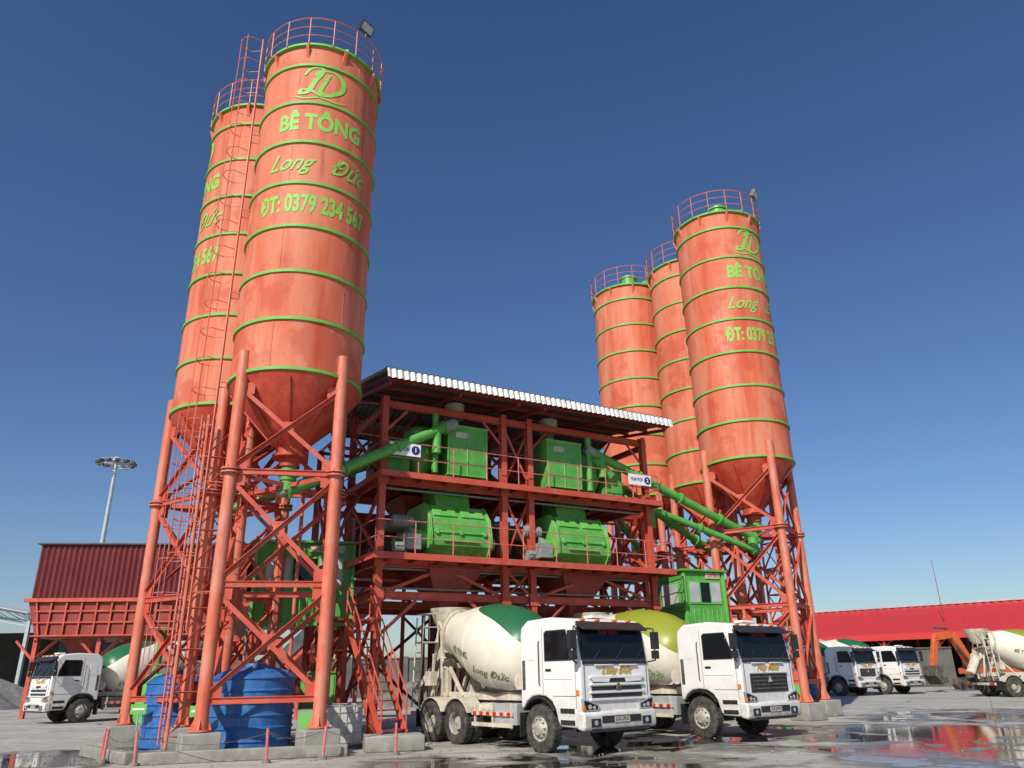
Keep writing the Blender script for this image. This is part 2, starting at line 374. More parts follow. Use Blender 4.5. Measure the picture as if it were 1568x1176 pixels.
for z,x0,x1,y0,y9 in((ZA,-.1,11.8,-.55,5.0),(ZB,.1,11.7,-.25,3.9)):
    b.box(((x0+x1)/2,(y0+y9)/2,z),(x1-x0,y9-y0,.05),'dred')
    b.box(((x0+x1)/2,y0-.02,z-.05),(x1-x0,.04,.2),'red')
    b.box((x0-.02,(y0+y9)/2,z-.05),(.04,y9-y0,.2),'red')
    b.box((x1+.02,(y0+y9)/2,z-.05),(.04,y9-y0,.2),'red')
    x=x0+.6
    while x<x1: b.beam((x,y0,z-.09),(x,y9,z-.09),.06,.1,'dred');x+=.9
b.build('platforms',E)
b=B()
def rail(b,p,q,h=1.05,mat='rail',sp=1.3):
    p=Vector(p);q=Vector(q);n=max(1,round((q-p).length/sp));Z=Vector((0,0,1))
    for i in range(n+1):
        a=p+(q-p)*i/n;b.tube(a,a+Z*h,.022,mat,6)
    for k in(.5,1.0): b.tube(p+Z*h*k,q+Z*h*k,.018,mat,6)
rail(b,(-.08,-.5,ZA),(11.75,-.5,ZA));rail(b,(-.08,-.5,ZA),(-.08,3.8,ZA));rail(b,(11.75,-.5,ZA),(11.75,3.8,ZA))
rail(b,(.12,-.2,ZB),(11.6,-.2,ZB));rail(b,(.12,-.2,ZB),(.12,3.8,ZB));rail(b,(11.6,-.2,ZB),(11.6,3.8,ZB))
b.build('railings',E)
b=B()
def corr(b,p0,ux,uy,lx,ly,per,amp,nrm,mat,ny=1):
    p0=Vector(p0);ux=Vector(ux);uy=Vector(uy);nrm=Vector(nrm);n=int(lx/per*4);vs=[];fs=[]
    for i in range(n+1):
        for j in range(ny+1):
            vs.append(p0+ux*lx*i/n+uy*ly*j/ny+nrm*amp*math.sin(i*math.pi/2+.3))
    for i in range(n):
        for j in range(ny):
            a=i*(ny+1)+j;fs.append((a,a+ny+1,a+ny+2,a+1))
    b.add(vs,fs,mat)
def vnorm(v): return tuple(Vector(v).normalized())
ye,ze=-1.0,10.95;yr,zr=2.7,11.55;yb,zb=5.4,10.75
fr=Vector((0,yr-ye,zr-ze));bk=Vector((0,yb-yr,zb-zr));X0=-.1;LXR=11.9
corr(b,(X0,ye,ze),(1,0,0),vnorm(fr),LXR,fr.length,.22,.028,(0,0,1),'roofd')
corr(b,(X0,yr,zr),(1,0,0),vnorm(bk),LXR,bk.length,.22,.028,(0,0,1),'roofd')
corr(b,(X0-.05,ye-.06,ze+.22),(1,0,0),(0,-.30,-.95),LXR+.1,.36,.22,.035,(0,-1,.1),'roofw')
corr(b,(X0-.05,ye-.06,ze+.25),(1,0,0),vnorm(fr),LXR+.1,fr.length,.22,.028,(0,0,1),'roofw')
corr(b,(X0-.05,yr,zr+.25),(1,0,0),vnorm(bk),LXR+.1,bk.length,.22,.028,(0,0,1),'roofw')
for i in range(6):
    t=(i+.1)/5.2; y=ye+(yb-ye)*t; z=ze+(zr-ze)*(y-ye)/(yr-ye) if y<yr else zr+(zb-zr)*(y-yr)/(yb-yr)
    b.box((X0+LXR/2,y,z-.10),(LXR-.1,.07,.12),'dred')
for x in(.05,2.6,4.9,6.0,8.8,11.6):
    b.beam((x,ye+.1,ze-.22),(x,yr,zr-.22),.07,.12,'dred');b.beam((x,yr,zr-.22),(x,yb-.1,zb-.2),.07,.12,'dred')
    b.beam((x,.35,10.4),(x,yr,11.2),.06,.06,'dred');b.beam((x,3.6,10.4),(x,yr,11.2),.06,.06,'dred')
b.build('roof',E)
def mixer(x0,name):
    b=B();y0=.0;z=ZA+.12
    P=[(y0+.30,z),(y0+.02,z+.35),(y0,z+.75),(y0+.12,z+1.25),(y0+.55,z+1.75),(y0+1.9,z+1.75),(y0+2.2,z+1.1),(y0+2.2,z+.4),(y0+1.9,z)]
    b.prism(P,x0,x0+2.15,'green','yz')
    for dx in(-.06,.0,2.15,2.21):
        c=Vector((y0+1.1,z+.9));Q=[((p[0]-c.x)*1.06+c.x,(p[1]-c.y)*1.05+c.y) for p in P]
        b.prism(Q,x0+dx-.02,x0+dx+.02,'lgreen','yz')
    b.box((x0+1.07,y0-.02,z+.78),(1.95,.05,.07),'lgreen')
    b.box((x0+1.07,y0-.03,z+.5),(1.3,.06,.05),'lgreen')
    for dx in(.2,1.07,1.95): b.box((x0+dx,y0-.02,z+.78),(.12,.08,.16),'lgreen')
    T=Matrix.Translation((x0+1.07,y0+.30,z+1.52))@Matrix.Rotation(R_(50),4,'X')
    for dx in(-.52,.52): b.box((dx,0,0),(.85,.5,.05),'lgreen',T);b.box((dx,0,.04),(.2,.03,.05),'black',T)
    b.box((x0+1.07,y0+1.2,z+1.85),(1.2,.9,.2),'green')
    for dx in(.15,.75,1.4,2.0): b.box((x0+dx,y0+.3,z-.06),(.16,.4,.12),'green')
    for yy in(.5,1.35):
        b.tube((x0-.05,yy,z+.55),(x0-.45,yy,z+.55),.34,'green',20);b.tube((x0-.45,yy,z+.55),(x0-.62,yy,z+.55),.38,'grey',20)
        b.tube((x0-.62,yy,z+.55),(x0-.8,yy,z+.55),.2,'lgreen',16);b.tube((x0+2.2,yy,z+.55),(x0+2.5,yy,z+.55),.25,'green',16)
        b.tube((x0-.5,yy,z+1.1),(x0-1.2,yy,z+1.1),.2,'grey',16)
        for k in range(8): b.tube((x0-.6-k*.07,yy,z+1.1),(x0-.62-k*.07,yy,z+1.1),.225,'grey',16)
    b.box((x0-.7,-.1,z+.35),(.5,.35,.5),'grey');b.tube((x0-1.2,.2,z+.2),(x0-.8,.2,z+.2),.19,'grey',14)
    b.prism([(y0+.6,z+1.75),(y0+1.9,z+1.75),(y0+1.7,z+2.4),(y0+.8,z+2.4)],x0+.4,x0+1.7,'green','yz')
    b.build(name,E,bevel=.015)
mixer(2.0,'concrete_mixer');mixer(6.95,'concrete_mixer')
def upper(x0,sgn,name):
    b=B();z=ZB+.04
    b.box((x0+.75,.75,z+1.05),(1.5,1.3,1.75),'green')
    for dx in(0,.75,1.5): b.box((x0+dx,.09,z+1.05),(.05,.04,1.75),'lgreen')
    for dz in(.2,1.92): b.box((x0+.75,.09,z+dz),(1.56,.05,.05),'lgreen')
    b.box((x0+.75,.75,z+1.96),(1.6,1.4,.06),'lgreen')
    b.box((x0+.55,.10,z+1.65),(.5,.02,.2),'cream')
    for dx in(.1,1.4):
        for dy in(.2,1.3): b.box((x0+dx,dy,z+.09),(.12,.12,.18),'green')
    xc=x0-.75 if sgn<0 else x0+2.25
    b.lathe([(0,z+1.95),(.35,z+1.9),(.55,z+1.7),(.55,z+.75),(.25,z+.15),(.25,z)],'green',Matrix.Translation((xc,.9,0)),24)
    b.tube((xc,.4,z+1.6),(xc+sgn*.8,.3,z+.9),.2,'green',16)
    b.box((xc+sgn*.95,.8,z+.65),(.8,.9,1.1),'green')
    b.tube((xc-.3*sgn,.2,z+.2),(xc-.3*sgn,.2,z+2.3),.12,'green',14)
    b.tube((x0+.6,.9,z+2.5),(x0+.6,.9,11.0),.36,'cream',24);b.tube((x0+.6,.9,z+1.98),(x0+.6,.9,z+2.5),.2,'grey',16)
    b.build(name,E,bevel=.012)
upper(2.6,-1,'weighing_hopper');upper(6.65,1,'weighing_hopper')
b=B()
for x in(3.0,8.2):
    X=Matrix.Translation((x,1.2,0))
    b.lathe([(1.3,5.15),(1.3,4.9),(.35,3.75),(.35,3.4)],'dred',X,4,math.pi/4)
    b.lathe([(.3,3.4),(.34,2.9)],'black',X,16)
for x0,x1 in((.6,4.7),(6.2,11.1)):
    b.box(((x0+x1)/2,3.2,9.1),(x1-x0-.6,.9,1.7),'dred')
    for k in range(6): b.box((x0+.5+k*(x1-x0-1)/5,2.73,9.1),(.06,.05,1.7),'red')
    b.lathe([(1.4,ZB-.2),(.5,ZB-1.3)],'dred',Matrix.Translation(((x0+x1)/2,2.9,0)),4,math.pi/4)
    b.box(((x0+x1)/2,5.5,6.6),(x1-x0-.8,1.4,1.6),'dred')
    b.box(((x0+x1)/2-.5,4.6,ZA+.7),(1.4,.6,1.3),'grey')
for k in range(22):
    x=random.uniform(.5,11.2);y=random.uniform(.8,3.4);z=random.choice([ZA,ZB])
    b.tube((x,y,z),(x,y,z+random.uniform(1,2.4)),random.uniform(.03,.09),random.choice(['grey','green','dred']),10)
for k in range(10):
    x=random.uniform(1,10);y=random.uniform(1.5,6);z=random.uniform(4.3,5.1)
    b.path([(x,y,z),(x+random.uniform(.8,2),y,z),(x+random.uniform(.8,2),y+.5,z-random.uniform(.3,1))],.04,random.choice(['grey','black','green']),8)
for z in(5.0,7.6,4.4): b.box((5.8,.6,z),(10.8,.12,.05),'grey')
for k in range(5): b.box((4.95+.2*k,2.0,ZA+.8+.1*k),(.5,.35,1.2),random.choice(['grey','dred','green']))
b.build('hoppers_and_services',E)
for t,num,nm in((.35,'1','a'),(10.1,'2','b')):
    b=B();b.box((t+.52,-.30,ZB+.78),(1.08,.03,.42),'sign')
    b.lathe([(0,0),(.15,0),(.15,.006),(0,.006)],'navy',Matrix.Translation((t+.88,-.317,ZB+.78))@Matrix.Rotation(R_(90),4,'X'),24)
    o=b.build('station_sign',E)
    X=Matrix.Translation((t+.36,-.32,ZB+.78))@Matrix.Rotation(R_(90),4,'X')
    text('TRẠM TRỘN',.18,'navy','sign_lettering',E,X,off=.005,sx=.58)
    text(num,.2,'sign','sign_number',E,Matrix.Translation((t+.88,-.328,ZB+.78))@Matrix.Rotation(R_(90),4,'X'),off=.006)
def screw(p,q,r=.17):
    b=B();b.tube(p,q,r,'green',20);p=Vector(p);q=Vector(q);d=(q-p);n=int(d.length/2)
    for i in range(n+1):
        c=p+d*i/max(n,1);u=d.normalized();b.tube(c-u*.04,c+u*.04,r+.07,'green',20)
    u=d.normalized();b.tube(q,q+u*.5,.2,'grey',16);b.tube(p+Vector((0,0,.5)),p,.2,'green',16);b.tube(p-u*.3,p,.12,'grey',12)
    b.tube(q-u*.3,q-u*.3-Vector((0,0,.8)),.16,'green',14)
    b.build('screw_conveyor')
screw((-6.65,21.6,6.9),(-2.4,24.75,9.75))
screw((-9.6,24.4,6.9),(-3.6,25.6,9.2))
screw((10.2,32.0,6.9),(3.2,28.3,9.7))
screw((9.6,36.2,6.8),(4.2,30.3,9.0))
screw((6.8,38.9,6.8),(3.4,31.0,9.2))
screw((9.9,31.6,6.4),(5.2,30.0,8.0),.13)
b=B()
p=Vector((-11.5,37.5,1.2));q=Vector((-1.0,29.0,8.6));T,l=b.frame(p,q)
b.box((0,0,l/2),(1.3,.25,l),'red',T);b.box((0,.7,l/2),(1.5,.05,l),'roofd',T)
for s in(-.72,.72): b.box((s,.4,l/2),(.04,.6,l),'roofd',T)
for k in range(5):
    c=p+(q-p)*(k+.5)/5
    for s in(-.6,.6): b.hbeam((c.x+s*.6,c.y+s*.7,0),(c.x+s*.6,c.y+s*.7,c.z),.14,.14,'red')
b.build('belt_conveyor')
def cabin(X,w,d,h,legz):
    E=empty('control_cabin',X);b=B()
    b.box((w/2,d/2,h/2),(w,d,h),'green')
    for x in(0,w):
        for y in(0,d): b.box((x,y,h/2),(.12,.12,h+.04),'lgreen')
    b.box((w/2,d/2,h+.04),(w+.3,d+.3,.08),'green');b.box((w/2,d/2,-.06),(w+.1,d+.1,.12),'green')
    x=.15
    while x<w: b.box((x,-.012,h*.17),(.04,.03,h*.3),'lgreen');x+=.22
    b.build('cabin_body',E,bevel=.01)
    b=B()
    b.box((w/2,-.02,h*.62),(w*.8,.03,h*.42),'lgreen')
    for k in range(3): b.box((w*.1+w*.8*(k+.5)/3,-.04,h*.62),(w*.8/3-.08,.02,h*.36),'curt' if k!=1 else 'glass')
    for xx in(-.02,w+.02):
        sg=-1 if xx<0 else 1
        b.box((xx,d*.45,h*.6),(.03,d*.6,h*.45),'lgreen');b.box((xx+sg*.02,d*.45,h*.6),(.02,d*.52,h*.38),'curt')
    b.box((w*.72,-.03,h*.93),(w*.36,.03,.22),'cream')
    b.build('windows',E);text('CHTEN',.17,'lred','cabin_sign',E,Matrix.Translation((w*.72,-.05,h*.93))@Matrix.Rotation(R_(90),4,'X'),off=.005)
    b=B()
    for x in(.1,w-.1):
        for y in(.1,d-.1): b.hbeam((x,y,-legz),(x,y,-.12),.14,.14,'red')
    for y in(.1,d-.1):
        b.angle((.1,y,-legz+.2),(w-.1,y,-.2),.09,'red');b.angle((w-.1,y+.03,-legz+.2),(.1,y+.03,-.2),.09,'red')
    b.build('stand',E)
    return E
cabin(Matrix.Translation((-8.4,24.7,3.45))@Matrix.Rotation(R_(16),4,'Z'),3.1,2.0,2.5,3.45)
cabin(Matrix.Translation((6.6,30.4,3.35))@Matrix.Rotation(R_(25),4,'Z'),1.95,2.1,2.1,3.35)
b=B();p0=Vector((-3.3,21.7,.35));p1=Vector((-4.75,23.5,3.4));d=(p1-p0);s=Vector((d.y,-d.x,0)).normalized()*.38
for k in(-1,1):
    b.beam(p0+s*k,p1+s*k,.05,.2,'red')
    for h in(.55,1.0): b.tube(p0+s*k+Vector((0,0,h)),p1+s*k+Vector((0,0,h)),.022,'red',6)
    for i in range(6):
        c=p0+d*i/5+s*k;b.tube(c,c+Vector((0,0,1.0)),.022,'red',6)
for i in range(13):
    c=p0+d*(i+.5)/13;X=Matrix.Translation(c)@Matrix.Rotation(math.atan2(d.y,d.x),4,'Z');b.box((0,0,0),(.24,.74,.03),'dred',X)
b.box((-5.0,24.0,3.38),(1.4,1.3,.05),'dred',rz=.5)
rail(b,(-5.5,23.5,3.4),(-5.1,24.7,3.4),1.0,'red',.6)
b.build('access_stair')
b=B();b.box((-3.25,21.45,.19),(1.5,1.0,.38),'conc',rz=.25);b.build('stair_plinth',bevel=.03)
# ---------------------------------------------------------------- truck mixer
DP=[(0,0),(.0,.45),(.06,.62),(.35,.93),(.8,1.1),(1.3,1.19),(1.9,1.19),(2.4,1.12),(3.2,.90),(3.9,.66),(4.15,.58),(4.3,.58)]
def drad(z):
    for (a,r1),(c,r2) in zip(DP[1:-1],DP[2:]):
        if a<=z<=c: return r1+(r2-r1)*(z-a)/max(c-a,1e-6)
    return .6
WS0=Vector((1.515,2.03));WS1=Vector((1.365,2.88));WD=(WS1-WS0).normalized();WN=Vector((WD.y,-WD.x))
def mixer_truck(pos,heading,dm='drumA',front='slats',hood=('Long Đức','yellow')):
    hx,hy=heading;X=Matrix.Translation((pos[0],pos[1],0))@Matrix.Rotation(math.atan2(hy,hx),4,'Z')
    E=empty('concrete_mixer_truck',X)
    b=B()
    def wheel(x,side,dual):
        T=Matrix.Translation((x,side*(1.05 if not dual else .91),.54))@Matrix.Rotation(R_(-90*side),4,'X')
        def tyre(o): 
            b.lathe([(.29,o-.14),(.46,o-.15),(.525,o-.12),(.54,o-.08),(.54,o+.08),(.525,o+.12),(.46,o+.15),(.29,o+.14)],'tyre',T,36)
            for i in range(30):
                TT=T@Matrix.Rotation(2*math.pi*i/30,4,'Z');b.box((.54,0,o+.07),(.02,.07,.09),'tyre',TT);b.box((.54,.03,o-.07),(.02,.07,.09),'tyre',TT)
        if dual:
            tyre(-.17);tyre(.16);b.lathe([(.29,.3),(.27,.28),(.25,.0),(.17,-.02),(.17,.2),(.10,.22),(0,.22)],'rim',T,28)
        else:
            tyre(0);b.lathe([(.295,.14),(.27,.12),(.24,.10),(.19,.16),(.17,.17),(.14,.22),(.0,.23)],'rim',T,28)
            for i in range(10):
                a=i*math.pi/5;b.tube(T@Vector((.205*math.cos(a),.205*math.sin(a),.13)),T@Vector((.205*math.cos(a),.205*math.sin(a),.19)),.016,'chassis',6)
    for s in(-1,1):
        wheel(0,s,False);wheel(-3.65,s,True);wheel(-4.95,s,True)
    b.tube((0,-1,.54),(0,1,.54),.08,'chassis',8);b.tube((-3.65,-1,.54),(-3.65,1,.54),.12,'chassis',8);b.tube((-4.95,-1,.54),(-4.95,1,.54),.12,'chassis',8)
    b.lathe([(0,-.25),(.25,-.15),(.25,.15),(0,.25)],'chassis',Matrix.Translation((-3.65,0,.54)),12)
    b.build('wheels',E)
    b=B()
    for s in(-1,1):
        b.box((-2.4,s*.42,.98),(7.4,.09,.28),'chassis')
        for xc in(-3.65,-4.95):
            pts=[(xc+.66*math.cos(a),.54+.66*math.sin(a)) for a in [R_(25+k*13) for k in range(11)]]
            inner=[(xc+.63*math.cos(a),.54+.63*math.sin(a)) for a in [R_(155-k*13) for k in range(11)]]
            for i in range(10):
                q=[pts[i],pts[i+1],inner[9-i],inner[10-i]];b.prism(q,s*.65,s*1.22,'cream','xz')
        b.box((-5.7,s*.95,.62),(.03,.55,.5),'black')
        b.box((-.78,s*.95,.6),(.03,.45,.55),'black')
        for z in(.55,.82): b.box((-2.0,s*1.16,z),(1.8,.03,.1),'cream')
        for x in(-2.8,-2.0,-1.2): b.box((x,s*1.12,.78),(.06,.05,.62),'cream')
        for k in range(6): b.box((-2.75+k*.3,s*1.182,.82),(.15,.012,.09),'redp')
        b.box((-2.0,s*.98,.70),(.1,.1,.5),'chassis')
        b.box((-3.2,s*.5,1.22),(5.2,.1,.2),'cream')
        b.beam((-1.25,s*.5,1.2),(-1.1,s*.35,2.0),.12,.12,'cream');b.beam((-1.9,s*.5,1.2),(-1.25,s*.35,1.9),.08,.08,'cream')
        b.beam((-5.0,s*.55,1.2),(-5.1,s*.5,2.2),.14,.14,'cream');b.beam((-4.2,s*.55,1.2),(-5.0,s*.5,2.0),.09,.09,'cream');b.beam((-5.9,s*.55,1.2),(-5.3,s*.5,2.3),.1,.1,'cream')
        b.tube((-5.0,s*.45,2.12),(-5.25,s*.45,2.06),.16,'chassis',16)
    b.box((-1.1,0,1.85),(.25,.9,.25),'cream');b.box((-5.15,0,2.05),(.15,1.2,.14),'cream')
    b.box((-1.45,-.92,.82),(.95,.4,.5),'galv');b.box((-1.45,.92,.82),(.95,.4,.5),'chassis')
    b.tube((-2.2,-.85,.9),(-2.8,-.85,.9),.17,'cream',16)
    b.tube((-1.0,-1.0,1.62),(-1.0,.7,1.62),.22,'cream',20)
    for k in range(5): b.path([(-3.2-.1*k,-.6,1.35),(-2.6-.1*k,-.66,1.3+.03*k),(-2.0,-.62,1.36),(-1.4,-.6,1.3+.02*k)],.016,'black',5)
    b.box((-6.1,0,.72),(.12,2.3,.14),'cream')
    for s in(-1,1): b.box((-6.17,s*.95,.72),(.03,.35,.12),'redp')
    b.build('chassis',E,bevel=.008)
    b=B()
    b.lathe([(.30,2.95),(.42,3.15),(.66,3.7),(.68,3.78),(.64,3.78),(.40,3.15),(.28,2.95)],'cream',Matrix.Translation((-5.75,0,0)),20)
    for s in(-1,1):
        b.beam((-5.3,s*.55,1.2),(-5.45,s*.5,3.1),.1,.1,'cream');b.beam((-5.45,s*.5,3.1),(-5.8,s*.45,3.5),.07,.07,'cream')
        b.beam((-6.2,s*.5,1.1),(-5.7,s*.45,3.2),.08,.08,'cream')
        b.prism([(-5.55,2.75),(-6.15,2.35),(-6.2,2.05),(-5.5,2.4)],s*.36,s*.40,'cream','xz')
    b.prism([(-5.5,2.45),(-6.2,2.05),(-6.2,2.0),(-5.5,2.4)],-.36,.36,'cream','xz')
    for i in range(7):
        a0=R_(180+180*i/7);a1=R_(180+180*(i+1)/7)
        T,l=b.frame((-6.1,0,2.15),(-6.95,-.35,1.25))
        q=[(.24*math.cos(a0),.24*math.sin(a0)),(.24*math.cos(a1),.24*math.sin(a1)),(.26*math.cos(a1),.26*math.sin(a1)),(.26*math.cos(a0),.26*math.sin(a0))]
        b.prism(q,0,l,'cream','xy',T@Matrix.Rotation(math.pi,4,'Z'))
    b.tube((-6.2,0,1.0),(-6.3,0,1.9),.06,'cream',10)
    for x in(-5.75,-6.15): b.tube((x,-1.12,.9),(x,-1.0,3.5),.025,'cream',6)
    for k in range(8): b.tube((-5.75,-1.12+.035*k/2,1.05+k*.28),(-6.15,-1.12+.035*k/2,1.05+k*.28),.018,'cream',5)
    b.box((-5.95,-.75,2.75),(.55,.55,.04),'cream')
    for x in(-5.7,-6.2): b.tube((x,-.5,2.75),(x,-.5,3.6),.022,'cream',6)
    b.path([(-5.7,-.5,3.6),(-5.72,-1.0,3.6),(-6.17,-1.0,3.6),(-6.2,-.5,3.6)],.022,'cream',6)
    b.path([(-5.7,-.5,3.2),(-5.72,-1.0,3.2),(-6.17,-1.0,3.2),(-6.2,-.5,3.2)],.018,'cream',6)
    b.beam((-5.3,-.9,1.3),(-5.3,-.9,2.4),.06,.06,'cream');b.box((-5.35,-.95,1.7),(.3,.25,.4),'cream')
    b.build('hopper_and_chute',E,bevel=.006)
    za=Vector((-.975,0,.222)).normalized();xa=Vector((.222,0,.975)).normalized();ya=za.cross(xa)
    o=Vector((-1.15,0,2.12));DX=Matrix(((xa.x,ya.x,za.x,o.x),(xa.y,ya.y,za.y,o.y),(xa.z,ya.z,za.z,o.z),(0,0,0,1)))
    b=B();fine=[(0,0)]
    zs=[.0]+[4.3*i/44 for i in range(1,45)]
    for i,z in enumerate(zs):
        r=(drad(max(z-.1,0))+drad(z)+drad(min(z+.1,4.3)))/3 if 0<z<4.2 else drad(z); fine.append((r,z))
    fine+=[(.5,4.3),(.45,4.0)]
    b.lathe(fine,dm,None,56);b.build('drum',E,DX,ang=60)
    b=B();b.lathe([(.60,4.05),(.70,4.05),(.70,4.14),(.60,4.14)],'cream',None,40);b.lathe([(drad(1.15)-.01,1.14),(drad(1.15)+.012,1.15),(drad(1.15)-.01,1.17)],dm,None,56)
    b.lathe([(drad(2.3)-.01,2.30),(drad(2.3)+.012,2.31),(drad(2.3)-.01,2.33)],dm,None,56);b.build('drum_bands',E,DX)
    for sd in(-1,1):
        def dw(zc,a0):
            def f(x,y,z):
                zz=zc-x if sd<0 else zc+x; r=drad(zz)+.022; a=(-math.pi/2+(a0+y)/r) if sd<0 else (math.pi/2-(a0+y)/r)
                return Vector((r*math.cos(a),r*math.sin(a),zz))
            return f
        text('BÊ TÔNG',.25,'dkgreen','drum_lettering',E,DX,dw(2.55,-.30),off=.004)
        text('Long Đức',.34,'dkgreen' if dm=='drumA' else 'tgreen','drum_name',E,DX,dw(1.15,-.62),shear=.5,off=.002)
    b=B()
    P=[(-.70,.98),(-.60,.98),(-.48,1.14),(-.27,1.25),(0,1.28),(.27,1.25),(.48,1.14),(.60,.98),(.68,.72),(.76,.60),(1.44,.58),(1.50,.7),(1.53,1.0),(1.515,2.03),(1.365,2.88),(1.18,3.02),(.5,3.09),(-.4,3.06),(-.66,2.9),(-.70,2.7)]
    b.prism(P,-1.19,1.19,'white','xz');b.build('cab_body',E,bevel=.075,seg=4)
    b=B()
    def sl(t,off): q=WS0+WD*t+WN*off; return (q.x,q.y)
    L=(WS1-WS0).length
    b.prism([sl(.03,-.02),sl(L-.06,-.02),sl(L-.06,.006),sl(.03,.006)],-1.12,1.12,'black','xz')
    b.prism([sl(.08,.0),sl(L-.11,.0),sl(L-.11,.016),sl(.08,.016)],-1.06,1.06,'glass','xz')
    for s in(-1,1):
        W=[(.26,2.06),(.26,2.72),(.34,2.78),(1.08,2.78),(1.27,2.3),(1.29,2.06)]
        b.prism(W,s*1.17,s*1.202,'black','xz');Wc=[((p[0]-.75)*.93+.75,(p[1]-2.42)*.91+2.42) for p in W];b.prism(Wc,s*1.18,s*1.210,'glass','xz')
        for x,z0,z1 in((.18,1.3,2.88),(1.36,1.0,2.3)): b.box((x,s*1.189,(z0+z1)/2),(.014,.012,z1-z0),'black')
        b.box((.95,s*1.189,1.27),(.8,.012,.014),'black');b.box((.40,s*1.205,1.86),(.2,.03,.05),'black')
        b.box((.75,s*1.194,1.66),(1.0,.02,.03),'white')
        b.path([(.08,s*1.2,1.5),(.08,s*1.24,1.55),(.08,s*1.24,2.5),(.08,s*1.2,2.55)],.014,'black',6)
        for k,z in enumerate((.70,.95)): b.box((1.04,s*1.16,z),(.5,.08,.11),'black')
        b.box((-.3,s*1.191,2.35),(.35,.014,.5),'white');b.box((-.56,s*1.192,1.75),(.12,.012,.7),'chassis')
        pts=[(.72*math.cos(a),.54+.72*math.sin(a)) for a in [R_(35+k*11) for k in range(11)]];inn=[(.67*math.cos(a),.54+.67*math.sin(a)) for a in [R_(145-k*11) for k in range(11)]]
        for i in range(10): b.prism([pts[i],pts[i+1],inn[9-i],inn[10-i]],s*.8,s*1.215,'black','xz')
        b.path([(1.38,s*1.17,2.84),(1.58,s*1.39,2.80),(1.56,s*1.41,2.05),(1.42,s*1.19,2.0)],.02,'black',6)
        b.box((1.56,s*1.43,2.52),(.12,.20,.42),'black');b.box((1.56,s*1.42,2.18),(.11,.18,.2),'black');b.box((1.495,s*1.43,2.52),(.012,.16,.36),'chrome')
        b.prism([(1.33,2.10),(1.47,2.08),(1.36,2.68)],s*1.12,s*1.196,'black','xz')
        # swept headlight cluster
        b.prism([(s*.70,.95),(s*1.16,.95),(s*1.19,1.22),(s*1.02,1.19),(s*.68,1.08)],1.51,1.585,'chrome','yz')
        b.prism([(s*.73,.975),(s*1.13,.975),(s*1.155,1.18),(s*1.01,1.155),(s*.72,1.06)],1.52,1.592,'glass','yz')
        b.box((1.56,s*1.15,1.02),(.075,.07,.1),'amber')
        b.tube((1.585,s*.84,1.02),(1.60,s*.84,1.02),.045,'chrome',14);b.tube((1.585,s*.98,1.04),(1.60,s*.98,1.04),.055,'chrome',14)
        b.tube((1.62,s*.85,.70),(1.645,s*.85,.70),.06,'chrome',14)
        b.box((1.43,s*1.205,1.35),(.1,.02,.12),'amber')
        b.box((1.545,s*.42,1.95),(.05,.6,.03),'white')
        b.box((1.528,s*1.06,1.55),(.02,.012,.85),'chassis')
    b.prism([(1.36,2.86),(1.62,2.74),(1.63,2.77),(1.37,2.96)],-1.12,1.12,'black','xz')
    for y in(-.8,-.3,.3,.8): b.box((1.27,y,3.0),(.1,.12,.05),'amber')
    b.box((.9,0,3.10),(.3,.5,.06),'white')
    for y in(-.7,.05,.75):
        q0=WS0+WD*.06+WN*.03;q1=WS0+WD*.38+WN*.035;b.beam((q0.x,y,q0.y),(q1.x,y+.35,q1.y),.02,.02,'black')
    b.prism([(1.5,1.98),(1.545,1.97),(1.545,2.04),(1.5,2.06)],-1.10,1.10,'black','xz')
    if front=='slats':
        for i,(z,w) in enumerate(((1.27,.84),(1.43,.84),(1.60,.80))): b.box((1.53,0,z),(.03,w*2,.085),'black')
        for z in(1.19,1.35,1.52,1.68): b.box((1.548,0,z),(.06,1.84-.1*(z-1.19),.05),'white')
        for s in(-1,1):
            b.prism([(s*.25,1.66),(s*.9,1.7),(s*.8,1.58),(s*.3,1.56)],1.545,1.575,'white','yz')
        b.lathe([(0,0),(.13,0),(.12,.02),(0,.02)],'chassis',Matrix.Translation((1.58,0,1.46))@Matrix.Rotation(R_(90),4,'Y'),3,math.pi)
    else:
        b.box((1.532,0,1.44),(.03,1.66,.5),'black')
        for z in(1.28,1.38,1.48,1.58): b.box((1.552,0,z),(.02,1.5,.035),'chassis')
        b.box((1.55,0,1.68),(.04,1.7,.03),'chrome');b.lathe([(0,0),(.12,0),(.11,.02),(0,.02)],'chrome',Matrix.Translation((1.565,0,1.5))@Matrix.Rotation(R_(90),4,'Y'),3,math.pi)
    b.build('cab_details',E,bevel=.006)
    b=B()
    b.prism([(1.36,.56),(1.58,.52),(1.63,.62),(1.63,.90),(1.56,.94),(1.36,.94)],-1.21,1.21,'white','xz');b.build('bumper',E,bevel=.05,seg=3)
    b=B();b.box((1.632,0,.76),(.02,1.3,.15),'black');b.box((1.648,0,.75),(.012,.5,.12),'cream')
    b.box((1.59,0,.53),(.05,1.9,.07),'black');b.box((1.3,0,.55),(.3,1.5,.12),'chassis')
    for s in(-1,1): b.box((1.632,s*.85,.70),(.02,.3,.18),'black')
    b.build('number_plate',E)
    RX=Matrix(((0,0,1,0),(1,0,0,0),(0,1,0,0),(0,0,0,1)))
    text('51C-379.21',.095,'black','plate_text',E,Matrix.Translation((1.657,0,.75))@RX,off=.002)
    text(hood[0],.25,hood[1],'hood_lettering',E,Matrix.Translation((1.535,0,1.83))@RX,shear=.5,off=.003,thick=.004)
    text('TRẠM TRỘN',.12,'lred','windscreen_sticker',E,Matrix.Translation((sl(.68,.02)[0],-.1,sl(.68,.02)[1]))@Matrix.Rotation(-math.atan2(.15,.85),4,'Y')@RX,off=.002)
    return E
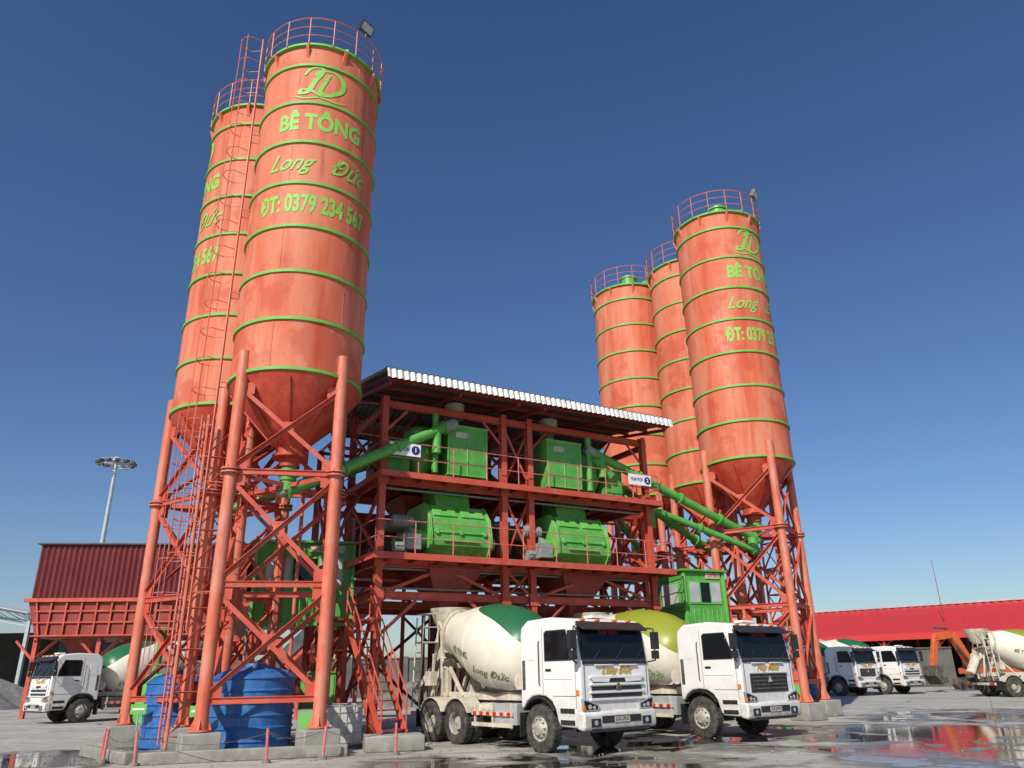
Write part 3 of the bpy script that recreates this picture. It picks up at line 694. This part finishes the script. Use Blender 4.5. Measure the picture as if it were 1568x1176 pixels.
def tr(wx,wy,h,**k):
    h=Vector(h).normalized();l=Vector((-h.y,h.x));return mixer_truck((wx+l.x*1.2,wy+l.y*1.2),h,**k)
tr(.50,20.0,(.62,-.785))
tr(5.2,23.3,(.60,-.80),dm='drumB',front='grille',hood=('Huy Minh','yellow'))
mixer_truck((-21.6,39.2),(-.62,-.78))
mixer_truck((22.3,54.6),(.55,-.83),front='grille')
mixer_truck((25.9,56.0),(.55,-.83))
mixer_truck((33.4,48.6),(.97,.12),dm='drumB')
# ---------------------------------------------------------------- site objects
def tank(x,y,r,h,name='water_tank'):
    b=B();pr=[(0,0),(r,0)]
    n=6
    for i in range(n):
        z0=h*.86*i/n;z1=h*.86*(i+1)/n;pr+=[(r,z0+.03),(r,z1-.05),(r+.035,z1-.035),(r+.035,z1-.01)]
    pr+=[(r,h*.87),(r*.8,h*.93),(r*.3,h*.98),(r*.28,h*1.03),(0,h*1.04)]
    b.lathe(pr,'blue',Matrix.Translation((x,y,.02)),40)
    for k in range(8):
        a=k*math.pi/4;b.beam((x+r*.85*math.cos(a),y+r*.85*math.sin(a),h*.93),(x+r*.3*math.cos(a),y+r*.3*math.sin(a),h*1.0),.05,.05,'blue')
    b.build(name)
tank(-7.2,22.0,1.08,2.1);tank(-10.1,24.0,.85,2.0);tank(11.6,33.6,.8,1.7)
b=B();b.box((0,0,.55),(1,1.1,.95),'ibc')
for k in range(6):
    for q in(-1,1):
        b.tube((-.5+k*.2,q*.57,.1),(-.5+k*.2,q*.57,1.08),.012,'galv',5);b.tube((q*.52,-.55+k*.22,.1),(q*.52,-.55+k*.22,1.08),.012,'galv',5)
for z in(.15,.4,.65,.9,1.08):
    b.path([(-.52,-.57,z),(.52,-.57,z),(.52,.57,z),(-.52,.57,z),(-.52,-.57,z)],.012,'galv',5)
b.box((0,0,.05),(1.1,1.2,.1),'chassis');b.build('plastic_tank',None,Matrix.Translation((-4.95,22.6,0))@Matrix.Rotation(.4,4,'Z'))
b=B();b.box((0,0,1.1),(1.0,.7,1.6),'green');b.box((0,-.36,1.1),(.9,.03,1.45),'lgreen');b.box((.3,-.39,1.1),(.04,.03,.2),'black');b.box((0,0,.15),(.9,.6,.3),'conc');b.box((0,0,1.93),(1.1,.8,.05),'green')
b.build('electrical_cabinet',None,Matrix.Translation((-6.0,24.2,0))@Matrix.Rotation(.3,4,'Z'),bevel=.01)
b=B();b.box((0,0,.9),(.8,.6,2.0),'green');b.tube((0,0,1.9),(.1,0,3.4),.12,'green',14);b.box((0,-.32,1),(.6,.02,1.4),'lgreen')
b.build('pump_cabinet',None,Matrix.Translation((-12.2,27.0,.1)),bevel=.01)
for (x,y,z,sx,sy,sz,mt) in((-8.3,23.6,.8,.7,.5,1.2,'green'),(-5.6,21.9,.55,.5,.5,.9,'grey'),(10.6,31.8,.9,.8,.6,1.4,'green')):
    b=B();b.box((x,y,z),(sx,sy,sz),mt);b.box((x,y-sy/2-.01,z),(sx*.8,.02,sz*.85),'lgreen');b.box((x,y,z-sz/2-.1),(sx*1.1,sy*1.1,.25),'conc');b.tube((x+sx*.3,y,z+sz/2),(x+sx*.3,y,z+sz/2+2.2),.04,'grey',8)
    b.build('equipment_cabinet')
def wallseg(p,q,h,w,name='concrete_kerb'):
    b=B();p=Vector((*p,h/2));q=Vector((*q,h/2));b.beam(p,q,w,h,'conc');b.build(name,bevel=.02)
wallseg((-8.7,19.0),(-4.2,20.3),.26,.26);wallseg((-11.3,21.6),(-8.95,19.15),.26,.26)
b=B()
for x,y in((-8.7,18.85),(-5.75,18.95),(-4.6,19.5),(-3.0,20.2),(-10.1,20.1),(-9.85,19.7)):
    b.tube((x,y,0),(x+random.uniform(-.04,.04),y+random.uniform(-.03,.03),.72),.035,'rail',10);b.tube((x,y,.0),(x,y,.07),.10,'conc',10)
P=[(-10.1,20.1),(-9.85,19.7),(-8.7,18.85),(-5.75,18.95),(-4.6,19.5),(-3.0,20.2)]
for a,c in zip(P[:-1],P[1:]):
    pts=[Vector((a[0]+(c[0]-a[0])*t/8,a[1]+(c[1]-a[1])*t/8,.62-.22*math.sin(math.pi*t/8)*min(1,((a[0]-c[0])**2+(a[1]-c[1])**2)**.5/2))) for t in range(9)]
    b.path(pts,.007,'chassis',5)
b.build('barrier_posts')
b=B()
for x,y in((-10.7,23.0),(-8.1,20.7)):
    b.tube((x,y,.5),(x,y,1.1),.02,'galv',6);b.box((x,y-.03,1.05),(.45,.02,.26),'lgreen');b.box((x,y-.045,1.05),(.34,.012,.05),'sign')
b.build('equipment_label')
def tower(tx,ty,H,lad):
    b=B();P=[(tx,ty),(tx+.85,ty+.35),(tx+.5,ty+1.2),(tx-.35,ty+.85)]
    for p in P: b.tube((*p,.1),(*p,H),.05,'leg',8)
    z=.4
    while z<H-1:
        for i in range(4):
            a,c=P[i],P[(i+1)%4];b.angle((*a,z),(*c,z),.05,'red');b.angle((*a,z),(*c,z+1.1),.05,'red')
        z+=1.1
    if lad: ladder(b,(tx-.25,ty+.2,0),(-1,-.2,0),.2,H,'rail',True,2.2)
    b.build('ladder_tower')
tower(-9.35,21.9,9.4,True);tower(11.4,33.3,9.0,False)
b=B()
for k in range(420):
    x=random.uniform(-14,13);y=random.uniform(17.2,30) if k%3 else random.uniform(18.5,21)
    r=random.uniform(.008,.028)*(1.6 if random.random()<.08 else 1)
    b.lathe([(0,0),(r,r*.2),(r*.8,r*.9),(0,r*1.2)],'conc',Matrix.Translation((x,y,0))@Matrix.Rotation(random.random()*6,4,'Z')@Matrix.Diagonal((1,random.uniform(.6,1.2),1,1)),5)
b.build('loose_stones')
E=empty('aggregate_bin',Matrix.Translation((-27.2,43.5,0))@Matrix.Rotation(R_(8),4,'Z'))
b=B();W=11.5
corr(b,(0,0,6.1),(1,0,0),(.0,-.0,1),W,3.1,.3,.05,(0,-1,0),'maroon');corr(b,(0,0,6.1),(0,1,0),(0,0,1),6,3.1,.3,.05,(-1,0,0),'maroon')
b.box((W/2,3,9.25),(W+.4,6.4,.08),'roofd');b.box((W/2,6,7.6),(W,.05,3.0),'maroon');b.build('sheet_cladding',E)
b=B()
b.prism([(-.1,6.1),(W+.1,6.1),(W-.6,4.1),(.6,4.1)],-.12,5.9,'dred','xz');b.box((W/2,-.2,6.1),(W+.5,.25,.2),'red')
x=.4
while x<W: b.beam((x,-.2,6.0),(min(max(x,.8),W-.8),-.2,4.15),.08,.12,'red');x+=.8
for z in(5.5,4.9,4.2): b.box((W/2,-.2,z),(W-.7,.08,.08),'red')
for x in(.6,3.9,7.3,W-.6):
    for y in(.2,5.5): b.hbeam((x,y,0),(x,y,4.1),.22,.22,'red')
    b.angle((x,.2,3),(x+1,.2,4.0),.12,'red');b.angle((x,.2,3),(x-1,.2,4.0),.12,'red')
    b.lathe([(1.3,4.1),(.4,3.1)],'dred',Matrix.Translation((x+1.6,2.5,0)),4,math.pi/4)
b.box((W/2,3,3.0),(W,.9,.3),'black')
b.build('bin_frame',E)
b=B();b.tube((-41,75,0),(-41,75,23),.35,'galv',16,.16);
for z,r in((22.6,1.4),(22.9,1.75),(22.75,.9)): b.ring(r,z,.05,'galv',30,(-41,75))
for i in range(12):
    a=i*math.pi/6;b.tube((-41,75,22.8),(-41+1.7*math.cos(a),75+1.7*math.sin(a),22.9),.04,'galv',6)
    b.box((-41+1.65*math.cos(a),75+1.65*math.sin(a),22.75),(.55,.45,.22),'chassis',rz=a)
b.lathe([(.5,23),(.3,23.4),(0,23.5)],'galv',Matrix.Translation((-41,75,0)),16)
b.build('light_mast')
b=B();b.tube((51.5,95,0),(51.5,95,14.0),.07,'dred',8,.03);b.tube((51.1,95,8.5),(51.9,95,8.5),.03,'dred',5);b.build('antenna_mast')
E=empty('storage_shed',Matrix.Translation((-44.5,72,0)))
b=B();n=14
pts=[(-40+40*i/n,7.6+2.4*math.sin(math.pi*(i/n))**1.0) for i in range(n+1)]
for y in(0,6,12,18):
    for i in range(n):
        a,c=pts[i],pts[i+1];b.beam((a[0],y,a[1]),(c[0],y,c[1]),.1,.2,'galv')
        b.beam((a[0],y,a[1]-1.0 if 0<i else a[1]),(c[0],y,c[1]-1.0),.08,.12,'galv');b.beam((a[0],y,a[1]),(c[0],y,c[1]-1.0),.06,.06,'galv')
for i in range(n):
    a,c=pts[i],pts[i+1];b.prism([(a[0],a[1]+.12),(c[0],c[1]+.12),(c[0],c[1]+.2),(a[0],a[1]+.2)],-1,19,'roofw','xz')
for x in(-40,-30,-20,-10,-.3):
    for y in(0,18): b.hbeam((x,y,0),(x,y,7.6),.3,.3,'galv')
b.box((-20,19,3.6),(40,.2,7.2),'wall');b.box((-40,9.5,3.6),(.2,18.8,7.2),'wall');b.box((0,12,4.5),(.2,13.8,5),'wall')
b.build('shed_frame',E)
def pile(x,y,rx,ry,h,name='gravel_pile'):
    me=bpy.data.meshes.new(name);vs=[];fs=[];n=40;m=14
    for j in range(m+1):
        t=j/m
        for i in range(n):
            a=2*math.pi*i/n;k=1+.12*math.sin(3*a+x)+.07*math.sin(7*a);z=h*(1-t)**1.0*(1+.08*math.sin(5*a+4*t))+random.uniform(-.05,.05)*(t>0)
            vs.append((x+rx*t*k*math.cos(a),y+ry*t*k*math.sin(a),max(z,-.02) if t<1 else -.05))
    for j in range(m):
        for i in range(n): fs.append((j*n+i,j*n+(i+1)%n,(j+1)*n+(i+1)%n,(j+1)*n+i))
    me.from_pydata(vs,[],fs);me.materials.append(M['gravel']);o=bpy.data.objects.new(name,me);scene.collection.objects.link(o)
pile(-44,62,9,6,3.3);pile(-56,66,10,6,4);pile(36,76,6,4,2.2);pile(-3,52,7,5,2.8);pile(8,56,6,5,2.4)
b=B();b.box((4,72,1.6),(70,.3,3.2),'bwall')
for k in range(15): b.box((-30+k*5,71.8,1.7),(.4,.3,3.4),'bwall')
b.box((4,72,3.25),(70,.5,.12),'bwall');b.build('boundary_wall')
ux=Vector((16.1,-14,0)).normalized();ang=math.atan2(ux.y,ux.x)
E=empty('red_warehouse',Matrix.Translation((30.4,107.4,0))@Matrix.Rotation(ang,4,'Z'))
b=B();LW=99;sl_=Vector((0,15,4.0))
corr(b,(0,0,5.3),(1,0,0),vnorm(sl_),LW,sl_.length,1.0,.06,vnorm((0,-.26,.96)),'wred')
corr(b,(0,30,5.3),(1,0,0),vnorm((0,-15,4.0)),LW,sl_.length,1.0,.06,vnorm((0,.26,.96)),'wred')
b.box((LW/2,-.1,5.0),(LW,.1,.7),'wred');b.box((LW/2,15,9.4),(LW,1.0,.25),'galv')
for k in range(17):
    x=.3+k*5.9
    b.hbeam((x,.3,0),(x,.3,5.1),.3,.3,'dred');b.beam((x,.3,4.9),(x,15,8.6),.12,.3,'dred');b.hbeam((x,15,0),(x,15,8.6),.3,.3,'dred')
    b.angle((x,.3,4.0),(x+1.2,.3,4.9),.12,'dred');b.angle((x,.3,4.0),(x-1.2,.3,4.9),.12,'dred')
b.box((LW/2,29.5,2.8),(LW,.2,5.4),'wall');b.prism([(0,0),(30,0),(30,5.3),(15,9.2),(0,5.3)],-.1,.1,'wall','yz')
for k in range(9): b.box((8+k*9,22,1.2),(5,4,2.4),'wall')
b.build('warehouse_body',E)
E=empty('excavator',Matrix.Translation((34.6,59.5,0))@Matrix.Rotation(R_(200),4,'Z'))
b=B()
for s in(-1,1):
    b.prism([(-1.9,.1),(1.9,.1),(2.2,.45),(1.9,.85),(-1.9,.85),(-2.2,.45)],s*.9,s*1.4,'chassis','xz')
    for k in range(6): b.tube((-1.7+k*.68,s*.85,.35),(-1.7+k*.68,s*1.43,.35),.2,'black',14)
b.tube((0,0,.8),(0,0,1.1),.7,'black',20)
b.prism([(-2.3,1.15),(1.4,1.15),(1.4,1.5),(-.3,2.2),(-2.1,2.2),(-2.4,1.8)],-1.25,1.25,'orange','xz')
b.prism([(.0,1.2),(1.4,1.2),(1.55,2.0),(1.2,2.95),(.0,2.95)],.3,1.25,'orange','xz');b.prism([(.1,1.9),(1.35,1.9),(1.52,2.0),(1.17,2.85),(.1,2.85)],.27,1.28,'glass','xz')
b.beam((1.2,-.1,1.5),(2.6,-.1,3.9),.4,.6,'orange');b.beam((2.6,-.1,3.9),(4.4,-.1,3.7),.38,.5,'orange');b.beam((4.2,-.1,3.9),(5.0,-.1,1.7),.3,.4,'orange')
b.tube((1.3,.2,1.3),(2.6,.2,3.2),.09,'chassis',8);b.tube((2.9,-.1,4.3),(4.2,-.1,4.4),.08,'chassis',8)
b.prism([(4.7,1.7),(5.3,1.8),(5.5,1.1),(5.0,.5),(4.4,.7),(4.5,1.0),(4.9,1.0)],-.7,.5,'chassis','xz')
b.build('excavator_body',E,bevel=.03)
# ---------------------------------------------------------------- ground
def ground():
    me=bpy.data.meshes.new('ground');bm=bmesh.new();bmesh.ops.create_grid(bm,x_segments=8,y_segments=8,size=1500);bm.to_mesh(me);bm.free()
    o=bpy.data.objects.new('ground',me);scene.collection.objects.link(o)
    m=bpy.data.materials.new('yard_concrete');m.use_nodes=True;nt=m.node_tree;N=nt.nodes;L=nt.links;p=N['Principled BSDF']
    tc=N.new('ShaderNodeTexCoord');V=tc.outputs['Object']
    def noise(s,d=6,r=.6,dist=0,vec=None):
        n=N.new('ShaderNodeTexNoise');n.inputs['Scale'].default_value=s;n.inputs['Detail'].default_value=d;n.inputs['Roughness'].default_value=r;n.inputs['Distortion'].default_value=dist;L.new(vec or V,n.inputs['Vector']);return n.outputs['Fac']
    def mr(v,a,b_,c=0,d=1):
        n=N.new('ShaderNodeMapRange');n.interpolation_type='SMOOTHSTEP';L.new(v,n.inputs['Value']);n.inputs['From Min'].default_value=a;n.inputs['From Max'].default_value=b_;n.inputs['To Min'].default_value=c;n.inputs['To Max'].default_value=d;return n.outputs[0]
    def ma(op,x,y):
        n=N.new('ShaderNodeMath');n.operation=op
        for i,q in enumerate((x,y)):
            if isinstance(q,(int,float)): n.inputs[i].default_value=q
            else: L.new(q,n.inputs[i])
        return n.outputs[0]
    def mix(f,a,b_):
        n=N.new('ShaderNodeMix');n.data_type='RGBA';L.new(f,n.inputs['Factor'])
        for k,q in(('A',a),('B',b_)):
            if isinstance(q,tuple): n.inputs[k].default_value=(*q,1)
            else: L.new(q,n.inputs[k])
        return n.outputs['Result']
    c=mix(mr(noise(.35),.35,.65),(.36,.345,.305),(.47,.45,.395))
    c=mix(mr(noise(2.5,8,.7),.45,.7,0,.7),c,(.24,.23,.20))
    c=mix(mr(noise(25,4),.5,.75,0,.4),c,(.17,.165,.155))
    mp=N.new('ShaderNodeMapping');mp.inputs['Rotation'].default_value=(0,0,R_(55));mp.inputs['Scale'].default_value=(.12,1.6,1);L.new(V,mp.inputs['Vector'])
    c=mix(mr(noise(1.0,4,.6,.3,mp.outputs[0]),.52,.70,0,.5),c,(.16,.15,.135))
    bk=N.new('ShaderNodeTexBrick');mp2=N.new('ShaderNodeMapping');mp2.inputs['Rotation'].default_value=(0,0,R_(30));L.new(V,mp2.inputs['Vector']);L.new(mp2.outputs[0],bk.inputs['Vector'])
    bk.inputs['Scale'].default_value=1;bk.inputs['Brick Width'].default_value=6;bk.inputs['Row Height'].default_value=5;bk.inputs['Mortar Size'].default_value=.02;bk.offset=0
    c=mix(ma('MULTIPLY',bk.outputs['Fac'],.6),c,(.10,.095,.085))
    bias=None
    for (x,y,r,w) in((12,22.5,8,.30),(9,17.5,4.5,.28),(2.0,17.6,4.5,.26),(-12.0,20.8,4.5,.27),(18,30,9,.22),(3.5,22,6,.22),(-2,18.2,3,.20)):
        d=N.new('ShaderNodeVectorMath');d.operation='DISTANCE';L.new(V,d.inputs[0]);d.inputs[1].default_value=(x,y,0)
        q=mr(d.outputs['Value'],r*.3,r,w,0);bias=q if bias is None else ma('MAXIMUM',bias,q)
    wet=ma('ADD',noise(.55,6,.58,.7),bias)
    damp=mr(wet,.58,.71);pud=mr(wet,.72,.75)
    c=mix(ma('MULTIPLY',damp,.78),c,(.085,.08,.07));c=mix(pud,c,(.045,.042,.037))
    L.new(c,p.inputs['Base Color'])
    r=ma('SUBTRACT',ma('SUBTRACT',.9,ma('MULTIPLY',damp,.5)),ma('MULTIPLY',pud,.35));L.new(r,p.inputs['Roughness'])
    bp=N.new('ShaderNodeBump');bp.inputs['Distance'].default_value=.02;L.new(noise(9,8,.7),bp.inputs['Height']);L.new(ma('ADD',ma('MULTIPLY',ma('SUBTRACT',1,pud),.5),.02),bp.inputs['Strength']);L.new(bp.outputs[0],p.inputs['Normal'])
    me.materials.append(m)
ground()
# ---------------------------------------------------------------- light, sky, camera
saz=R_(-115);sel=R_(38)
sd=Vector((math.cos(saz)*math.cos(sel),math.sin(saz)*math.cos(sel),math.sin(sel)))
ld=bpy.data.lights.new('sun','SUN');ld.energy=4.7;ld.angle=R_(.5);ld.color=(1,.94,.85)
lo_=bpy.data.objects.new('sun',ld);scene.collection.objects.link(lo_);lo_.rotation_euler=sd.to_track_quat('Z','Y').to_euler()
w=bpy.data.worlds.new('World');scene.world=w;w.use_nodes=True;nt=w.node_tree;bg=nt.nodes['Background'];bg.inputs['Strength'].default_value=.10
st=nt.nodes.new('ShaderNodeTexSky');st.sky_type='NISHITA';st.sun_disc=False;st.sun_elevation=sel;st.sun_rotation=math.atan2(sd.x,sd.y);st.air_density=1.0;st.dust_density=.8;st.ozone_density=4.0
hs=nt.nodes.new('ShaderNodeHueSaturation');hs.inputs['Saturation'].default_value=1.13;hs.inputs['Value'].default_value=1.0;hs.inputs['Hue'].default_value=.508
nt.links.new(st.outputs[0],hs.inputs['Color']);nt.links.new(hs.outputs[0],bg.inputs['Color'])
cd=bpy.data.cameras.new('camera');cd.sensor_width=36;cd.lens=26.4;cd.clip_end=4000;cd.clip_start=.1
co=bpy.data.objects.new('camera',cd);scene.collection.objects.link(co)
co.matrix_world=Matrix.Translation((0,0,1.8))@Matrix.Rotation(R_(90+21.07),4,'X')@Matrix.Rotation(R_(-1.12),4,'Z')
scene.camera=co
scene.view_settings.view_transform='Standard';scene.view_settings.look='None';scene.view_settings.exposure=0
